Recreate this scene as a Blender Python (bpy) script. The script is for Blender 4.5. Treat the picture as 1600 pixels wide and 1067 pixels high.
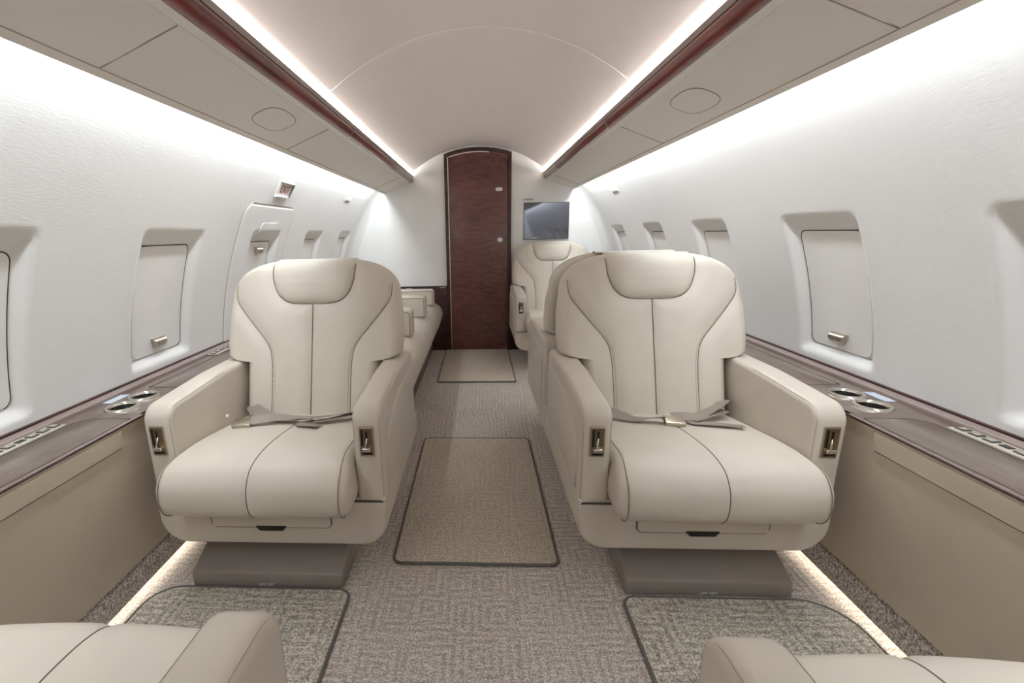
import bpy, math, random
import numpy as np
from mathutils import Matrix, Vector

for o in list(bpy.data.objects):
    bpy.data.objects.remove(o)
SC = bpy.context.scene
COL = SC.collection

# ------------------------------------------------------------------ camera
cam = bpy.data.cameras.new('camera')
camo = bpy.data.objects.new('camera', cam)
COL.objects.link(camo)
F_PX = 710.2
cam.sensor_fit = 'HORIZONTAL'
cam.sensor_width = 36.0
cam.lens = F_PX * 36.0 / 1600.0
cam.shift_x = (800 - 709.1) / 1600.0
cam.clip_start = 0.02
_y = Vector(((747.35 - 709.1) / F_PX, (533.5 - 363.63) / F_PX, -1.0)).normalized()
_u = Vector((-math.sin(0.009993), math.cos(0.009993), 0))
_x = _y.cross(_u).normalized()
_z = _x.cross(_y)
m3 = Matrix((_x, _y, _z))          # rows: world axes seen from the camera
camo.matrix_world = Matrix.Translation((0, 0, 1.1)) @ m3.to_4x4()
SC.camera = camo

# ------------------------------------------------------------------ world, exposure
w = bpy.data.worlds.new('world')
SC.world = w
w.use_nodes = True
w.node_tree.nodes['Background'].inputs[0].default_value = (0.8, 0.85, 0.9, 1)
w.node_tree.nodes['Background'].inputs[1].default_value = 0.3
SC.view_settings.view_transform = 'Standard'
SC.view_settings.look = 'None'
SC.view_settings.gamma = 1.0
SC.view_settings.use_curve_mapping = False
SC.view_settings.exposure = 0.57
SC.cycles.max_bounces = 7
SC.cycles.diffuse_bounces = 5
SC.cycles.glossy_bounces = 3
SC.cycles.transmission_bounces = 0
SC.cycles.adaptive_threshold = 0.03
SC.cycles.sample_clamp_indirect = 6.0

WASH = 31.0        # side wall LED strips
COVE = 21.0         # ceiling cove LED strips
FLOORLED = 2.8     # floor edge LED strips

Y0, YB = -1.7, 4.272       # cabin ends
FLOORX = 1.075

# ------------------------------------------------------------------ materials
def s2l(c):
    return tuple(((v / 255.0) / 12.92 if v / 255.0 <= 0.04045 else ((v / 255.0 + 0.055) / 1.055) ** 2.4) for v in c) + (1,)

class NT:
    def __init__(s, name):
        s.m = bpy.data.materials.new(name)
        s.m.use_nodes = True
        s.t = s.m.node_tree
        s.b = s.t.nodes['Principled BSDF']
        s.out = s.t.nodes['Material Output']
    def n(s, typ, **kw):
        nd = s.t.nodes.new(typ)
        for k, v in kw.items():
            setattr(nd, k, v)
        return nd
    def l(s, a, b):
        s.t.links.new(a, b)
    def coord(s, scale=(1, 1, 1), kind='Object'):
        tc = s.n('ShaderNodeTexCoord')
        mp = s.n('ShaderNodeMapping')
        mp.inputs['Scale'].default_value = scale
        s.l(tc.outputs[kind], mp.inputs[0])
        return mp.outputs[0]
    def noise(s, vec, scale, detail=2, rough=0.5, dist=0.0):
        nd = s.n('ShaderNodeTexNoise')
        nd.inputs['Scale'].default_value = scale
        nd.inputs['Detail'].default_value = detail
        nd.inputs['Roughness'].default_value = rough
        nd.inputs['Distortion'].default_value = dist
        if vec is not None:
            s.l(vec, nd.inputs['Vector'])
        return nd.outputs[0]
    def ramp(s, fac, stops):
        nd = s.n('ShaderNodeValToRGB')
        e = nd.color_ramp.elements
        e[0].position, e[0].color = stops[0]
        e[1].position, e[1].color = stops[-1]
        for p, c in stops[1:-1]:
            k = e.new(p); k.color = c
        s.l(fac, nd.inputs[0])
        return nd.outputs[0]
    def math(s, op, a, b=None, c=None):
        nd = s.n('ShaderNodeMath', operation=op)
        for i, v in enumerate((a, b, c)):
            if v is None:
                continue
            if isinstance(v, (int, float)):
                nd.inputs[i].default_value = v
            else:
                s.l(v, nd.inputs[i])
        return nd.outputs[0]
    def mix(s, fac, a, b, mode='MIX'):
        nd = s.n('ShaderNodeMix', data_type='RGBA', blend_type=mode)
        for i, v in ((0, fac), (6, a), (7, b)):
            if isinstance(v, (int, float)):
                nd.inputs[i].default_value = v
            elif isinstance(v, tuple):
                nd.inputs[i].default_value = v
            else:
                s.l(v, nd.inputs[i])
        return nd.outputs[2]
    def bump(s, h, strength=0.2, dist=0.002):
        nd = s.n('ShaderNodeBump')
        nd.inputs['Strength'].default_value = strength
        nd.inputs['Distance'].default_value = dist
        s.l(h, nd.inputs['Height'])
        s.l(nd.outputs[0], s.b.inputs['Normal'])
    def base(s, c):
        if isinstance(c, tuple):
            s.b.inputs['Base Color'].default_value = c
        else:
            s.l(c, s.b.inputs['Base Color'])
        return s
    def set(s, rough=None, metal=None, spec=None, coat=None):
        if rough is not None: s.b.inputs['Roughness'].default_value = rough
        if metal is not None: s.b.inputs['Metallic'].default_value = metal
        if spec is not None: s.b.inputs['Specular IOR Level'].default_value = spec
        if coat is not None:
            s.b.inputs['Coat Weight'].default_value = coat
            s.b.inputs['Coat Roughness'].default_value = 0.08
        return s

MAT = {}
def plain(name, rgb, rough=0.5, metal=0.0, spec=0.5, var=0.04):
    t = NT(name)
    c = s2l(rgb)
    v = t.coord()
    nz = t.noise(v, 6.0, 1)
    d = tuple(x * (1 - var) for x in c[:3]) + (1,)
    t.base(t.ramp(nz, [(0.3, d), (0.7, c)])).set(rough, metal, spec)
    MAT[name] = t.m
    return t

def leather(name, rgb, rough=0.42):
    t = NT(name)
    c = s2l(rgb)
    v = t.coord()
    big = t.noise(v, 5.0, 2, 0.6)
    d = tuple(x * 0.93 for x in c[:3]) + (1,)
    t.base(t.ramp(big, [(0.3, d), (0.7, c)])).set(rough, spec=0.4)
    wr = t.noise(v, 14.0, 2, 0.5, 0.6)
    t.bump(wr, 0.3, 0.004)
    MAT[name] = t.m

leather('cream_leather', (211, 202, 188))
leather('panel_leather', (211, 199, 180), 0.5)
leather('taupe_leather', (152, 143, 137), 0.45)

t = NT('wall_white')                                    # fabric-like vinyl with fine lengthwise dashes
v = t.coord((200, 48, 200))
n1 = t.noise(v, 1.0, 2, 0.55)
n2 = t.noise(t.coord(), 1.3, 2)
t.base(t.ramp(n2, [(0.3, s2l((226, 225, 224))), (0.7, s2l((231, 230, 228)))])).set(0.6, spec=0.3)
t.bump(n1, 0.13, 0.003)
MAT['wall_white'] = t.m
plain('shade_white', (232, 230, 227), 0.5, spec=0.35, var=0.02)
plain('bulkhead_white', (240, 240, 238), 0.45, spec=0.4, var=0.02)
plain('ceiling_white', (216, 208, 203), 0.6, spec=0.3, var=0.02)
plain('overhead_beige', (235, 228, 221), 0.55, spec=0.3, var=0.02)
plain('pale_trim', (236, 231, 223), 0.4, var=0.02)
plain('taupe_trim', (164, 151, 144), 0.35, var=0.04)
plain('back_rail', (138, 122, 116), 0.22)
plain('dark_gap', (52, 46, 41), 0.7)
plain('seam_thread', (112, 101, 88), 0.7)
plain('piping', (146, 134, 118), 0.6)
plain('plinth_brown', (104, 88, 82), 0.4)
plain('knob_metal', (232, 230, 226), 0.35, 0.5)
plain('stitch_thread', (182, 170, 152), 0.7)
plain('gap_line', (166, 157, 145), 0.7)
plain('black_plastic', (22, 20, 20), 0.4)
plain('chrome', (226, 221, 212), 0.25, 1.0)
plain('brushed_nickel', (190, 180, 164), 0.3, 1.0)
plain('bronze', (160, 142, 118), 0.32, 1.0)
plain('belt_web', (150, 138, 126), 0.55)
plain('mat_binding', (112, 107, 101), 0.8)
plain('sign_white', (236, 226, 222), 0.4)
plain('sign_red', (150, 40, 44), 0.5)
plain('label_white', (232, 232, 232), 0.5)
plain('placard_blue', (178, 188, 204), 0.5)
plain('print_ink', (96, 100, 108), 0.6)
plain('switch_plate', (206, 198, 184), 0.35, 0.3)
plain('switch_dark', (70, 66, 62), 0.4)
plain('gold_edge', (206, 190, 166), 0.2, 1.0)

def wood(name, dark, mid, light, scale, rough=0.22, coat=0.6, axis='x'):
    t = NT(name)
    v = t.coord(scale)
    a = t.noise(v, 3.0, 6, 0.62, 1.2)
    b = t.noise(v, 22.0, 3, 0.6, 0.4)
    f = t.math('ADD', t.math('MULTIPLY', a, 0.72), t.math('MULTIPLY', b, 0.28))
    t.base(t.ramp(f, [(0.34, s2l(dark)), (0.5, s2l(mid)), (0.68, s2l(light))])).set(rough, spec=0.5, coat=coat)
    t.bump(b, 0.03, 0.001)
    MAT[name] = t.m
wood('mahogany_door', (80, 44, 43), (108, 66, 63), (130, 84, 76), (2.2, 1.0, 9), 0.3, 0.35)
wood('mahogany_rail', (84, 26, 20), (118, 44, 32), (146, 64, 44), (3, 0.8, 3), 0.32, 0.3)
wood('mahogany_ledge', (88, 73, 66), (108, 92, 83), (124, 108, 97), (7, 1.0, 7), 0.3, 0.5)
wood('mahogany_dark', (44, 20, 23), (66, 33, 36), (84, 44, 43), (1.6, 1.0, 4.5), 0.3, 0.35)

def carpet(name, light, dark, pat=0.55, cell=6.5, ang=0.0, grain=330):
    t = NT(name)
    tc = t.n('ShaderNodeTexCoord')
    mp = t.n('ShaderNodeMapping')
    mp.inputs['Rotation'].default_value = (0, 0, ang)
    t.l(tc.outputs['Object'], mp.inputs[0])
    v = mp.outputs[0]
    wob = t.n('ShaderNodeVectorMath', operation='ADD')
    nz = t.n('ShaderNodeTexNoise'); nz.inputs['Scale'].default_value = 60
    t.l(v, nz.inputs['Vector'])
    sc = t.n('ShaderNodeVectorMath', operation='SCALE'); sc.inputs['Scale'].default_value = 0.008
    t.l(nz.outputs['Color'], sc.inputs[0])
    t.l(v, wob.inputs[0]); t.l(sc.outputs[0], wob.inputs[1])
    vo = t.n('ShaderNodeTexVoronoi', voronoi_dimensions='2D', distance='CHEBYCHEV')
    vo.inputs['Scale'].default_value = cell
    vo.inputs['Randomness'].default_value = 0.55
    t.l(wob.outputs[0], vo.inputs['Vector'])
    rings = t.math('SINE', t.math('MULTIPLY', vo.outputs['Distance'], 42.0))
    rings = t.math('MULTIPLY_ADD', rings, 0.5, 0.5)
    patch = t.noise(v, 3.5, 2)
    rings = t.math('MULTIPLY', rings, t.math('MULTIPLY_ADD', patch, 1.1, 0.0))
    g = t.noise(v, grain, 2, 0.7)
    dash = t.noise(t.coord((26, 150, 1)), 1.0, 3, 0.6)
    f = t.math('ADD', t.math('MULTIPLY', rings, pat * 0.38), t.math('MULTIPLY_ADD', g, 2.2, -0.80))
    f = t.math('ADD', f, t.math('MULTIPLY_ADD', dash, 1.0 * pat, -0.5 * pat))
    mid = tuple((a + b) / 2 for a, b in zip(light, dark))
    t.base(t.ramp(f, [(0.1, s2l(light)), (0.45, s2l(mid)), (0.9, s2l(dark))])).set(0.95, spec=0.1)
    t.bump(g, 0.9, 0.006)
    MAT[name] = t.m
carpet('carpet_grey', (244, 234, 225), (146, 135, 129), 0.85, 6.5, 0, 190)
carpet('carpet_mat', (240, 228, 212), (146, 134, 119), 0.35, 6.0, 0, 210)
carpet('carpet_foot_mat', (244, 236, 222), (138, 130, 118), 0.95, 6.0, 0, 190)
carpet('carpet_riser', (226, 216, 206), (96, 88, 84), 0.3, 9.0, 0, 170)

t = NT('tv_screen')
t.base(s2l((122, 125, 134))).set(0.05, 1.0)
MAT['tv_screen'] = t.m

def emit(name, rgb, strength):
    t = NT(name)
    t.b.inputs['Base Color'].default_value = (0.8, 0.8, 0.8, 1)
    t.b.inputs['Emission Color'].default_value = rgb + (1,)
    t.b.inputs['Emission Strength'].default_value = strength
    MAT[name] = t.m
emit('led_wash', (0.875, 0.945, 1.0), WASH)
emit('led_cove', (1.0, 0.975, 0.955), COVE)
emit('led_floor', (1.0, 0.90, 0.74), FLOORLED)

# ------------------------------------------------------------------ mesh helpers
def mesh_obj(name, verts, faces, mat, parent=None, smooth=True, angle=40):
    me = bpy.data.meshes.new(name)
    me.from_pydata([tuple(map(float, p)) for p in verts], [], [tuple(int(i) for i in f) for f in faces])
    if smooth:
        me.shade_smooth()
        if angle < 179:
            me.set_sharp_from_angle(angle=math.radians(angle))
    me.materials.append(MAT[mat])
    o = bpy.data.objects.new(name, me)
    COL.objects.link(o)
    if parent is not None:
        o.parent = parent
    return o

def empty(name, loc=(0, 0, 0), rz=0.0, parent=None):
    o = bpy.data.objects.new(name, None)
    o.empty_display_size = 0.1
    o.location = loc
    o.rotation_euler = (0, 0, rz)
    COL.objects.link(o)
    if parent is not None:
        o.parent = parent
    return o

def tag(o, label=None, cat=None, group=None, kind=None):
    if label: o['label'] = label
    if cat: o['category'] = cat
    if group: o['group'] = group
    if kind: o['kind'] = kind
    return o

def rpoly(pts, n=6):
    """polygon with rounded corners: points (u, v) or (u, v, r)"""
    out = []
    N = len(pts)
    for i, p in enumerate(pts):
        a = np.array(pts[i - 1][:2], float); b = np.array(p[:2], float); c = np.array(pts[(i + 1) % N][:2], float)
        r = p[2] if len(p) > 2 else 0
        if r <= 0:
            out.append(b); continue
        d1 = (a - b) / np.linalg.norm(a - b); d2 = (c - b) / np.linalg.norm(c - b)
        ang = math.acos(max(-1, min(1, float(d1 @ d2))))
        if ang > math.pi - 0.01:
            out.append(b); continue
        k = r / math.tan(ang / 2)
        bis = (d1 + d2) / np.linalg.norm(d1 + d2)
        cen = b + bis * (r / math.sin(ang / 2))
        s = b + d1 * k - cen; e = b + d2 * k - cen
        a0 = math.atan2(s[1], s[0]); a1 = math.atan2(e[1], e[0])
        da = (a1 - a0 + math.pi) % (2 * math.pi) - math.pi
        for j in range(n + 1):
            t_ = a0 + da * j / n
            out.append(cen + r * np.array([math.cos(t_), math.sin(t_)]))
    return np.array(out)

def offset_poly(P, d):
    """inset a closed polygon by d"""
    P = np.asarray(P, float)
    area = 0.5 * np.sum(P[:, 0] * np.roll(P[:, 1], -1) - np.roll(P[:, 0], -1) * P[:, 1])
    sgn = 1 if area > 0 else -1
    e = np.roll(P, -1, 0) - P
    L = np.linalg.norm(e, axis=1, keepdims=True); L[L == 0] = 1
    n = sgn * np.stack([-e[:, 1], e[:, 0]], 1) / L
    n0 = np.roll(n, 1, 0)
    den = 1 + np.sum(n * n0, 1, keepdims=True)
    den = np.maximum(den, 0.4)
    return P + d * (n + n0) / den

def place(axis, a, P):
    A = np.full(len(P), a)
    if axis == 'x': return np.stack([A, P[:, 0], P[:, 1]], 1)
    if axis == 'y': return np.stack([P[:, 0], A, P[:, 1]], 1)
    return np.stack([P[:, 0], P[:, 1], A], 1)

def prism_data(poly, axis, a0, a1, r=0.0, nb=4, nseg=1):
    P = np.asarray(poly, float)
    rings = []
    if r > 0:
        for j in range(nb):
            th = math.pi / 2 * j / nb
            rings.append((a0 + r * (1 - math.sin(th)) if False else a0 + r * (1 - math.cos(math.pi / 2 * j / nb)) , r * (1 - math.sin(math.pi / 2 * j / nb))))
        # j=0: a0, inset r ; end: a0+r, inset 0
        for j in range(nseg + 1):
            rings.append((a0 + r + (a1 - a0 - 2 * r) * j / nseg, 0.0))
        for j in range(nb - 1, -1, -1):
            rings.append((a1 - r * (1 - math.cos(math.pi / 2 * j / nb)), r * (1 - math.sin(math.pi / 2 * j / nb))))
    else:
        for j in range(nseg + 1):
            rings.append((a0 + (a1 - a0) * j / nseg, 0.0))
    V = []; Fc = []
    n = len(P)
    for a, ins in rings:
        V.append(place(axis, a, offset_poly(P, ins) if ins else P))
    for k in range(len(rings) - 1):
        for i in range(n):
            j = (i + 1) % n
            Fc.append((k * n + i, k * n + j, (k + 1) * n + j, (k + 1) * n + i))
    Fc.append(tuple(range(n - 1, -1, -1)))
    m = (len(rings) - 1) * n
    Fc.append(tuple(m + i for i in range(n)))
    V = np.concatenate(V)
    # orient outward
    area = 0.5 * np.sum(P[:, 0] * np.roll(P[:, 1], -1) - np.roll(P[:, 0], -1) * P[:, 1])
    flip = (area > 0) != (axis == 'y')
    flip = not flip
    if flip:
        Fc = [f[::-1] for f in Fc]
    if axis in ('x', 'z'):
        Fc = Fc
    return V, Fc

def prism(name, poly, axis, a0, a1, mat, parent=None, r=0.0, nb=4, nseg=1, angle=40, mod=None):
    V, Fc = prism_data(poly, axis, a0, a1, r, nb, nseg)
    if mod is not None:
        V = mod(V)
    return mesh_obj(name, V, Fc, mat, parent, True, angle)

def box(name, x0, x1, y0, y1, z0, z1, mat, parent=None, r=0.0):
    rr = min(r, 0.49 * min(x1 - x0, y1 - y0))
    P = rpoly([(x0, y0, rr), (x1, y0, rr), (x1, y1, rr), (x0, y1, rr)], 4) if rr > 0 else np.array([(x0, y0), (x1, y0), (x1, y1), (x0, y1)])
    rb = min(rr * 0.9, 0.45 * (z1 - z0))
    return prism(name, P, 'z', z0, z1, mat, parent, rb, 3)

def tube_data(pts, r, n=6, closed=False):
    P = np.asarray(pts, float)
    N = len(P)
    V = []; Fc = []
    up = None
    for i in range(N):
        if closed:
            d = P[(i + 1) % N] - P[i - 1]
        else:
            d = P[min(i + 1, N - 1)] - P[max(i - 1, 0)]
        d = d / (np.linalg.norm(d) + 1e-12)
        if up is None:
            up = np.array([0, 0, 1.0]) if abs(d[2]) < 0.9 else np.array([1.0, 0, 0])
        s = np.cross(d, up); s /= np.linalg.norm(s) + 1e-12
        up = np.cross(s, d)
        for k in range(n):
            a = 2 * math.pi * k / n
            V.append(P[i] + r * (math.cos(a) * s + math.sin(a) * up))
    R = N if closed else N - 1
    for i in range(R):
        i2 = (i + 1) % N
        for k in range(n):
            k2 = (k + 1) % n
            Fc.append((i * n + k, i * n + k2, i2 * n + k2, i2 * n + k))
    if not closed:
        Fc.append(tuple(range(n - 1, -1, -1)))
        Fc.append(tuple((N - 1) * n + k for k in range(n)))
    return V, Fc

def tube(name, pts, r, mat, parent=None, n=6, closed=False):
    V, Fc = tube_data(pts, r, n, closed)
    return mesh_obj(name, V, Fc, mat, parent, True, 180)

def smooth_curve(pts, n=8):
    """Catmull-Rom through points (any dimension)"""
    P = np.asarray(pts, float)
    Q = np.concatenate([[2 * P[0] - P[1]], P, [2 * P[-1] - P[-2]]])
    out = []
    for i in range(1, len(Q) - 2):
        p0, p1, p2, p3 = Q[i - 1:i + 3]
        for j in range(n):
            t_ = j / n
            out.append(0.5 * ((2 * p1) + (-p0 + p2) * t_ + (2 * p0 - 5 * p1 + 4 * p2 - p3) * t_ ** 2 + (-p0 + 3 * p1 - 3 * p2 + p3) * t_ ** 3))
    out.append(P[-1])
    return np.array(out)

def grid_faces(nr, nc, flip=False):
    Fc = []
    for i in range(nr - 1):
        for j in range(nc - 1):
            q = (i * nc + j, i * nc + j + 1, (i + 1) * nc + j + 1, (i + 1) * nc + j)
            Fc.append(q[::-1] if flip else q)
    return Fc

def ribbon(name, pts, width, thick, mat, parent, wdir=None):
    """flat webbing along pts; wdir gives per point the width direction"""
    P = np.asarray(pts, float); V = []; Fc = []
    N = len(P)
    for i in range(N):
        d = P[min(i + 1, N - 1)] - P[max(i - 1, 0)]
        d /= np.linalg.norm(d)
        wd = np.asarray(wdir[i], float)
        wd = wd - d * (wd @ d); wd /= np.linalg.norm(wd)
        nn = np.cross(d, wd)
        for sw, sn in ((-1, -1), (1, -1), (1, 1), (-1, 1)):
            V.append(P[i] + sw * width / 2 * wd + sn * thick / 2 * nn)
    for i in range(N - 1):
        for k in range(4):
            k2 = (k + 1) % 4
            Fc.append((i * 4 + k, i * 4 + k2, i * 4 + 4 + k2, i * 4 + 4 + k))
    Fc.append((3, 2, 1, 0)); m = (N - 1) * 4; Fc.append((m, m + 1, m + 2, m + 3))
    return mesh_obj(name, V, Fc, mat, parent, True, 50)

def text_mesh(name, body, size, mat, parent, matrix):
    cu = bpy.data.curves.new(name, 'FONT')
    cu.body = body; cu.size = size; cu.align_x = 'CENTER'; cu.align_y = 'CENTER'; cu.extrude = 0.0006
    to = bpy.data.objects.new(name + '_tmp', cu)
    COL.objects.link(to)
    dg = bpy.context.evaluated_depsgraph_get()
    me = bpy.data.meshes.new_from_object(to.evaluated_get(dg))
    bpy.data.objects.remove(to)
    me.materials.clear(); me.materials.append(MAT[mat])
    me.transform(matrix)
    o = bpy.data.objects.new(name, me)
    COL.objects.link(o)
    o.parent = parent
    return o

# ------------------------------------------------------------------ floor
fl = mesh_obj('floor', [(-FLOORX - .03, Y0, 0), (FLOORX + .06, Y0, 0), (FLOORX + .06, YB + .05, 0), (-FLOORX - .03, YB + .05, 0)], [(0, 1, 2, 3)], 'carpet_grey', smooth=False)
tag(fl, 'grey patterned cabin carpet', kind='structure')

# ------------------------------------------------------------------ side walls with window reveals
PROF = np.array([(.862, 1.53), (.89, 1.502), (.95, 1.432), (1.01, 1.345), (1.075, 1.228), (1.13, 1.115), (1.185, .972), (1.22, .85), (1.25, .72), (1.272, .585), (1.276, .52)])
PC = np.polyfit(PROF[:, 1] - 1.0, PROF[:, 0], 5)
def xw(z):
    return np.polyval(PC, np.asarray(z, float) - 1.0)
WZ0, WZ1 = 0.668, 1.08
def shade_x(z):
    z = np.asarray(z, float)
    return xw(z) + 0.024 + 0.010 * (z - WZ0) / (WZ1 - WZ0)
def sstep(t_):
    t_ = np.clip(t_, 0, 1)
    return t_ * t_ * (3 - 2 * t_)
WIN = {-1: [(.815, 1.105), (1.555, 1.83), (2.305, 2.555), (3.05, 3.295), (3.79, 4.03)],
       1: [(.775, 1.068), (1.505, 1.776), (2.25, 2.51), (3.0, 3.245), (3.76, 3.995)]}
def wall_x(Y, z, side):
    X = xw(z)
    for k, (a, b) in enumerate(WIN[side]):
        dy = np.maximum(np.maximum(a - Y, Y - b), 0) / 0.038
        top = 0.058
        dz = np.maximum(np.maximum((z - WZ1) / top, (WZ0 - z) / 0.042), 0)
        d = (dy ** 4 + dz ** 4) ** .25
        wgt = 0.55 * sstep(1.1 - d * 1.1) + 0.45 * np.clip(1.05 - d * 1.05, 0, 1)
        X = X + wgt * (shade_x(np.clip(z, WZ0, WZ1 + 0.02)) + 0.002 - xw(np.clip(z, WZ0, WZ1 + .02)))
    return X

RF = 0.075
for side, nm in ((-1, 'wall_left'), (1, 'wall_right')):
    zs = np.concatenate([np.arange(0.52, 1.16, 0.0085), np.linspace(1.165, 1.53, 26)])
    ys = np.concatenate([np.linspace(Y0, 0.5, 30), np.arange(0.51, YB - RF, 0.0105)])
    Yg, Zg = np.meshgrid(ys, zs)
    Xg = wall_x(Yg, Zg, side)
    # fillet into the end bulkhead
    th = np.linspace(0, math.pi / 2, 9)
    Yf = np.tile(YB - RF + RF * np.sin(th), (len(zs), 1))
    Xf = xw(zs)[:, None] - RF * (1 - np.cos(th))[None, :]
    Xa = np.concatenate([Xg, Xf], 1); Ya = np.concatenate([Yg, Yf], 1); Za = np.tile(zs[:, None], (1, Xa.shape[1]))
    V = np.stack([side * Xa, Ya, Za], -1).reshape(-1, 3)
    o = mesh_obj(nm, V, grid_faces(Xa.shape[0], Xa.shape[1], flip=(side > 0)), 'wall_white', None, True, 180)
    tag(o, 'white curved cabin side wall with recessed windows on the ' + ('divan side' if side < 0 else 'television side'), kind='structure')

def shade_patch(name, side, a, b, z0, z1, inset, rc, mat, parent, thick=0.004, nz=26):
    """curved plate following the fuselage: rounded rect in (Y, z)"""
    zs = np.linspace(z0, z1, nz)
    # denser at the ends for round corners
    zs = z0 + (z1 - z0) * 0.5 * (1 - np.cos(np.pi * np.linspace(0, 1, nz)))
    V = []; us = np.linspace(-1, 1, 9)
    rows = []
    for z in zs:
        e = min(z - z0, z1 - z)
        cut = rc - math.sqrt(max(0, rc * rc - (rc - e) ** 2)) if e < rc else 0
        rows.append((z, a + cut, b - cut))
    for lay in (0, 1):
        for z, ya, yb in rows:
            for u in us:
                V.append((side * (float(shade_x(z)) - inset + lay * thick), (ya + yb) / 2 + u * (yb - ya) / 2, z))
    nr, nc = len(rows), len(us)
    Fc = grid_faces(nr, nc, flip=(side > 0)) + [tuple(i + nr * nc for i in f) for f in grid_faces(nr, nc, flip=(side < 0))]
    B = nr * nc
    ring = [i * nc for i in range(nr)] + [(nr - 1) * nc + j for j in range(1, nc)] + [i * nc + nc - 1 for i in range(nr - 2, -1, -1)] + [j for j in range(nc - 2, 0, -1)]
    for i in range(len(ring)):
        p, q = ring[i], ring[(i + 1) % len(ring)]
        Fc.append((p, q, q + B, p + B))
    return mesh_obj(name, V, Fc, mat, parent, True, 40)

wn = 0
for side in (-1, 1):
    for k, (a, b) in enumerate(WIN[side]):
        wn += 1
        e = empty('window_%d' % wn, (0, 0, 0))
        tag(e, kind='structure')
        hatch = (side < 0 and k == 2)
        off = 0.006 if hatch else 0.0
        gp = [(WZ1 + .001, y_) for y_ in np.linspace(a + .01, b - .026, 10)] + [(WZ1 - .025 + .026 * math.cos(q), b - .025 + .026 * math.sin(q)) for q in np.linspace(.2, 1.4, 6)] + [(z_, b + .001) for z_ in np.linspace(WZ1 - .027, WZ0 + .027, 24)] + [(WZ0 + .025 - .026 * math.sin(q), b - .025 + .026 * math.cos(q)) for q in np.linspace(.2, 1.4, 6)]
        tube('frame', [(side * (float(shade_x(z_)) - .001 - off), y_, z_) for z_, y_ in gp], .0017, 'dark_gap', e)
        tube('sill_line', [(side * (float(shade_x(WZ0)) - .001 - off), y_, WZ0 - .0008) for y_ in np.linspace(b - .025, a, 10)], .0014, 'gap_line', e)
        shade_patch('shade', side, a, b - .001, WZ0, WZ1 - .001, 0.002 + off, 0.025, 'shade_white', e, 0.005)
        # half-round pull
        hz = 1.035 if hatch else 0.708
        yc = (a + b) / 2 - 0.005
        Vh = []; nA = 9; hw = 0.036
        for u in (-1, 1):
            for j in range(nA):
                an = math.pi * j / (nA - 1)
                Vh.append((0.020 * math.sin(an), u * hw, -0.019 * math.cos(an)))
        # taper towards lower edge
        Vh = np.array(Vh)
        Vh[:, 1] *= (0.62 + 0.38 * (Vh[:, 2] + 0.019) / 0.038)
        x0 = float(shade_x(hz)) - 0.005 - off
        Vh = np.stack([side * (x0 - Vh[:, 0]), yc + Vh[:, 1], hz + Vh[:, 2]], 1)
        Fh = [(i, i + 1, nA + i + 1, nA + i) for i in range(nA - 1)] + [tuple(range(nA - 1, -1, -1)), tuple(nA + i for i in range(nA))]
        mesh_obj('handle', Vh, Fh, 'brushed_nickel', e, True, 50)

# emergency hatch in the left wall
def hatch_mesh(name, z0, z1, a, b, rc, lift, parent, mat):
    zs = np.concatenate([np.linspace(z0, 1.16, 70), 1.16 + (z1 - 1.16) * np.sin(np.linspace(0.03, 1, 22) * math.pi / 2)])
    us = np.linspace(0, 1, 60)
    V = []
    for z in zs:
        e_ = z1 - z
        cut = rc - math.sqrt(max(0, rc * rc - (rc - e_) ** 2)) if e_ < rc else 0
        yy = (a + cut) + us * (b - a - 2 * cut)
        edge = np.minimum(np.minimum(yy - a - cut, b - cut - yy), e_)
        lf = lift * np.clip(edge / 0.008, 0, 1)
        X = wall_x(yy, np.full_like(yy, z), -1) - lf - 0.0005
        for x_, y_ in zip(X, yy):
            V.append((-x_, y_, z))
    return mesh_obj(name, V, grid_faces(len(zs), len(us)), mat, parent, True, 180), zs
hd, _ = hatch_mesh('door_2', 0.60, 1.258, 2.13, 2.70, 0.06, 0.006, None, 'wall_white')
tag(hd, 'white overwing exit hatch with a window, under the EXIT sign', kind='structure')
pts = []
for z in np.linspace(.6, 1.19, 30): pts.append((z, 2.128))
for t_ in np.linspace(0, math.pi / 2, 8): pts.append((1.2 + .06 * math.sin(t_), 2.188 - .06 * math.cos(t_)))
for y_ in np.linspace(2.2, 2.63, 14): pts.append((1.26, y_))
for t_ in np.linspace(math.pi / 2, 0, 8): pts.append((1.2 + .06 * math.sin(t_), 2.642 + .06 * math.cos(t_)))
for z in np.linspace(1.19, .6, 30): pts.append((z, 2.702))
tube('seam', [(-float(xw(z)) + .0005, y_, z) for z, y_ in pts], 0.0022, 'stitch_thread', hd)
tube('top_shadow_line', [(-float(xw(1.262)) + .001, y_, 1.262) for y_ in np.linspace(2.19, 2.64, 20)], 0.0024, 'seam_thread', hd)  # dark tube paints the shadow line along the hatch's top edge

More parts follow.
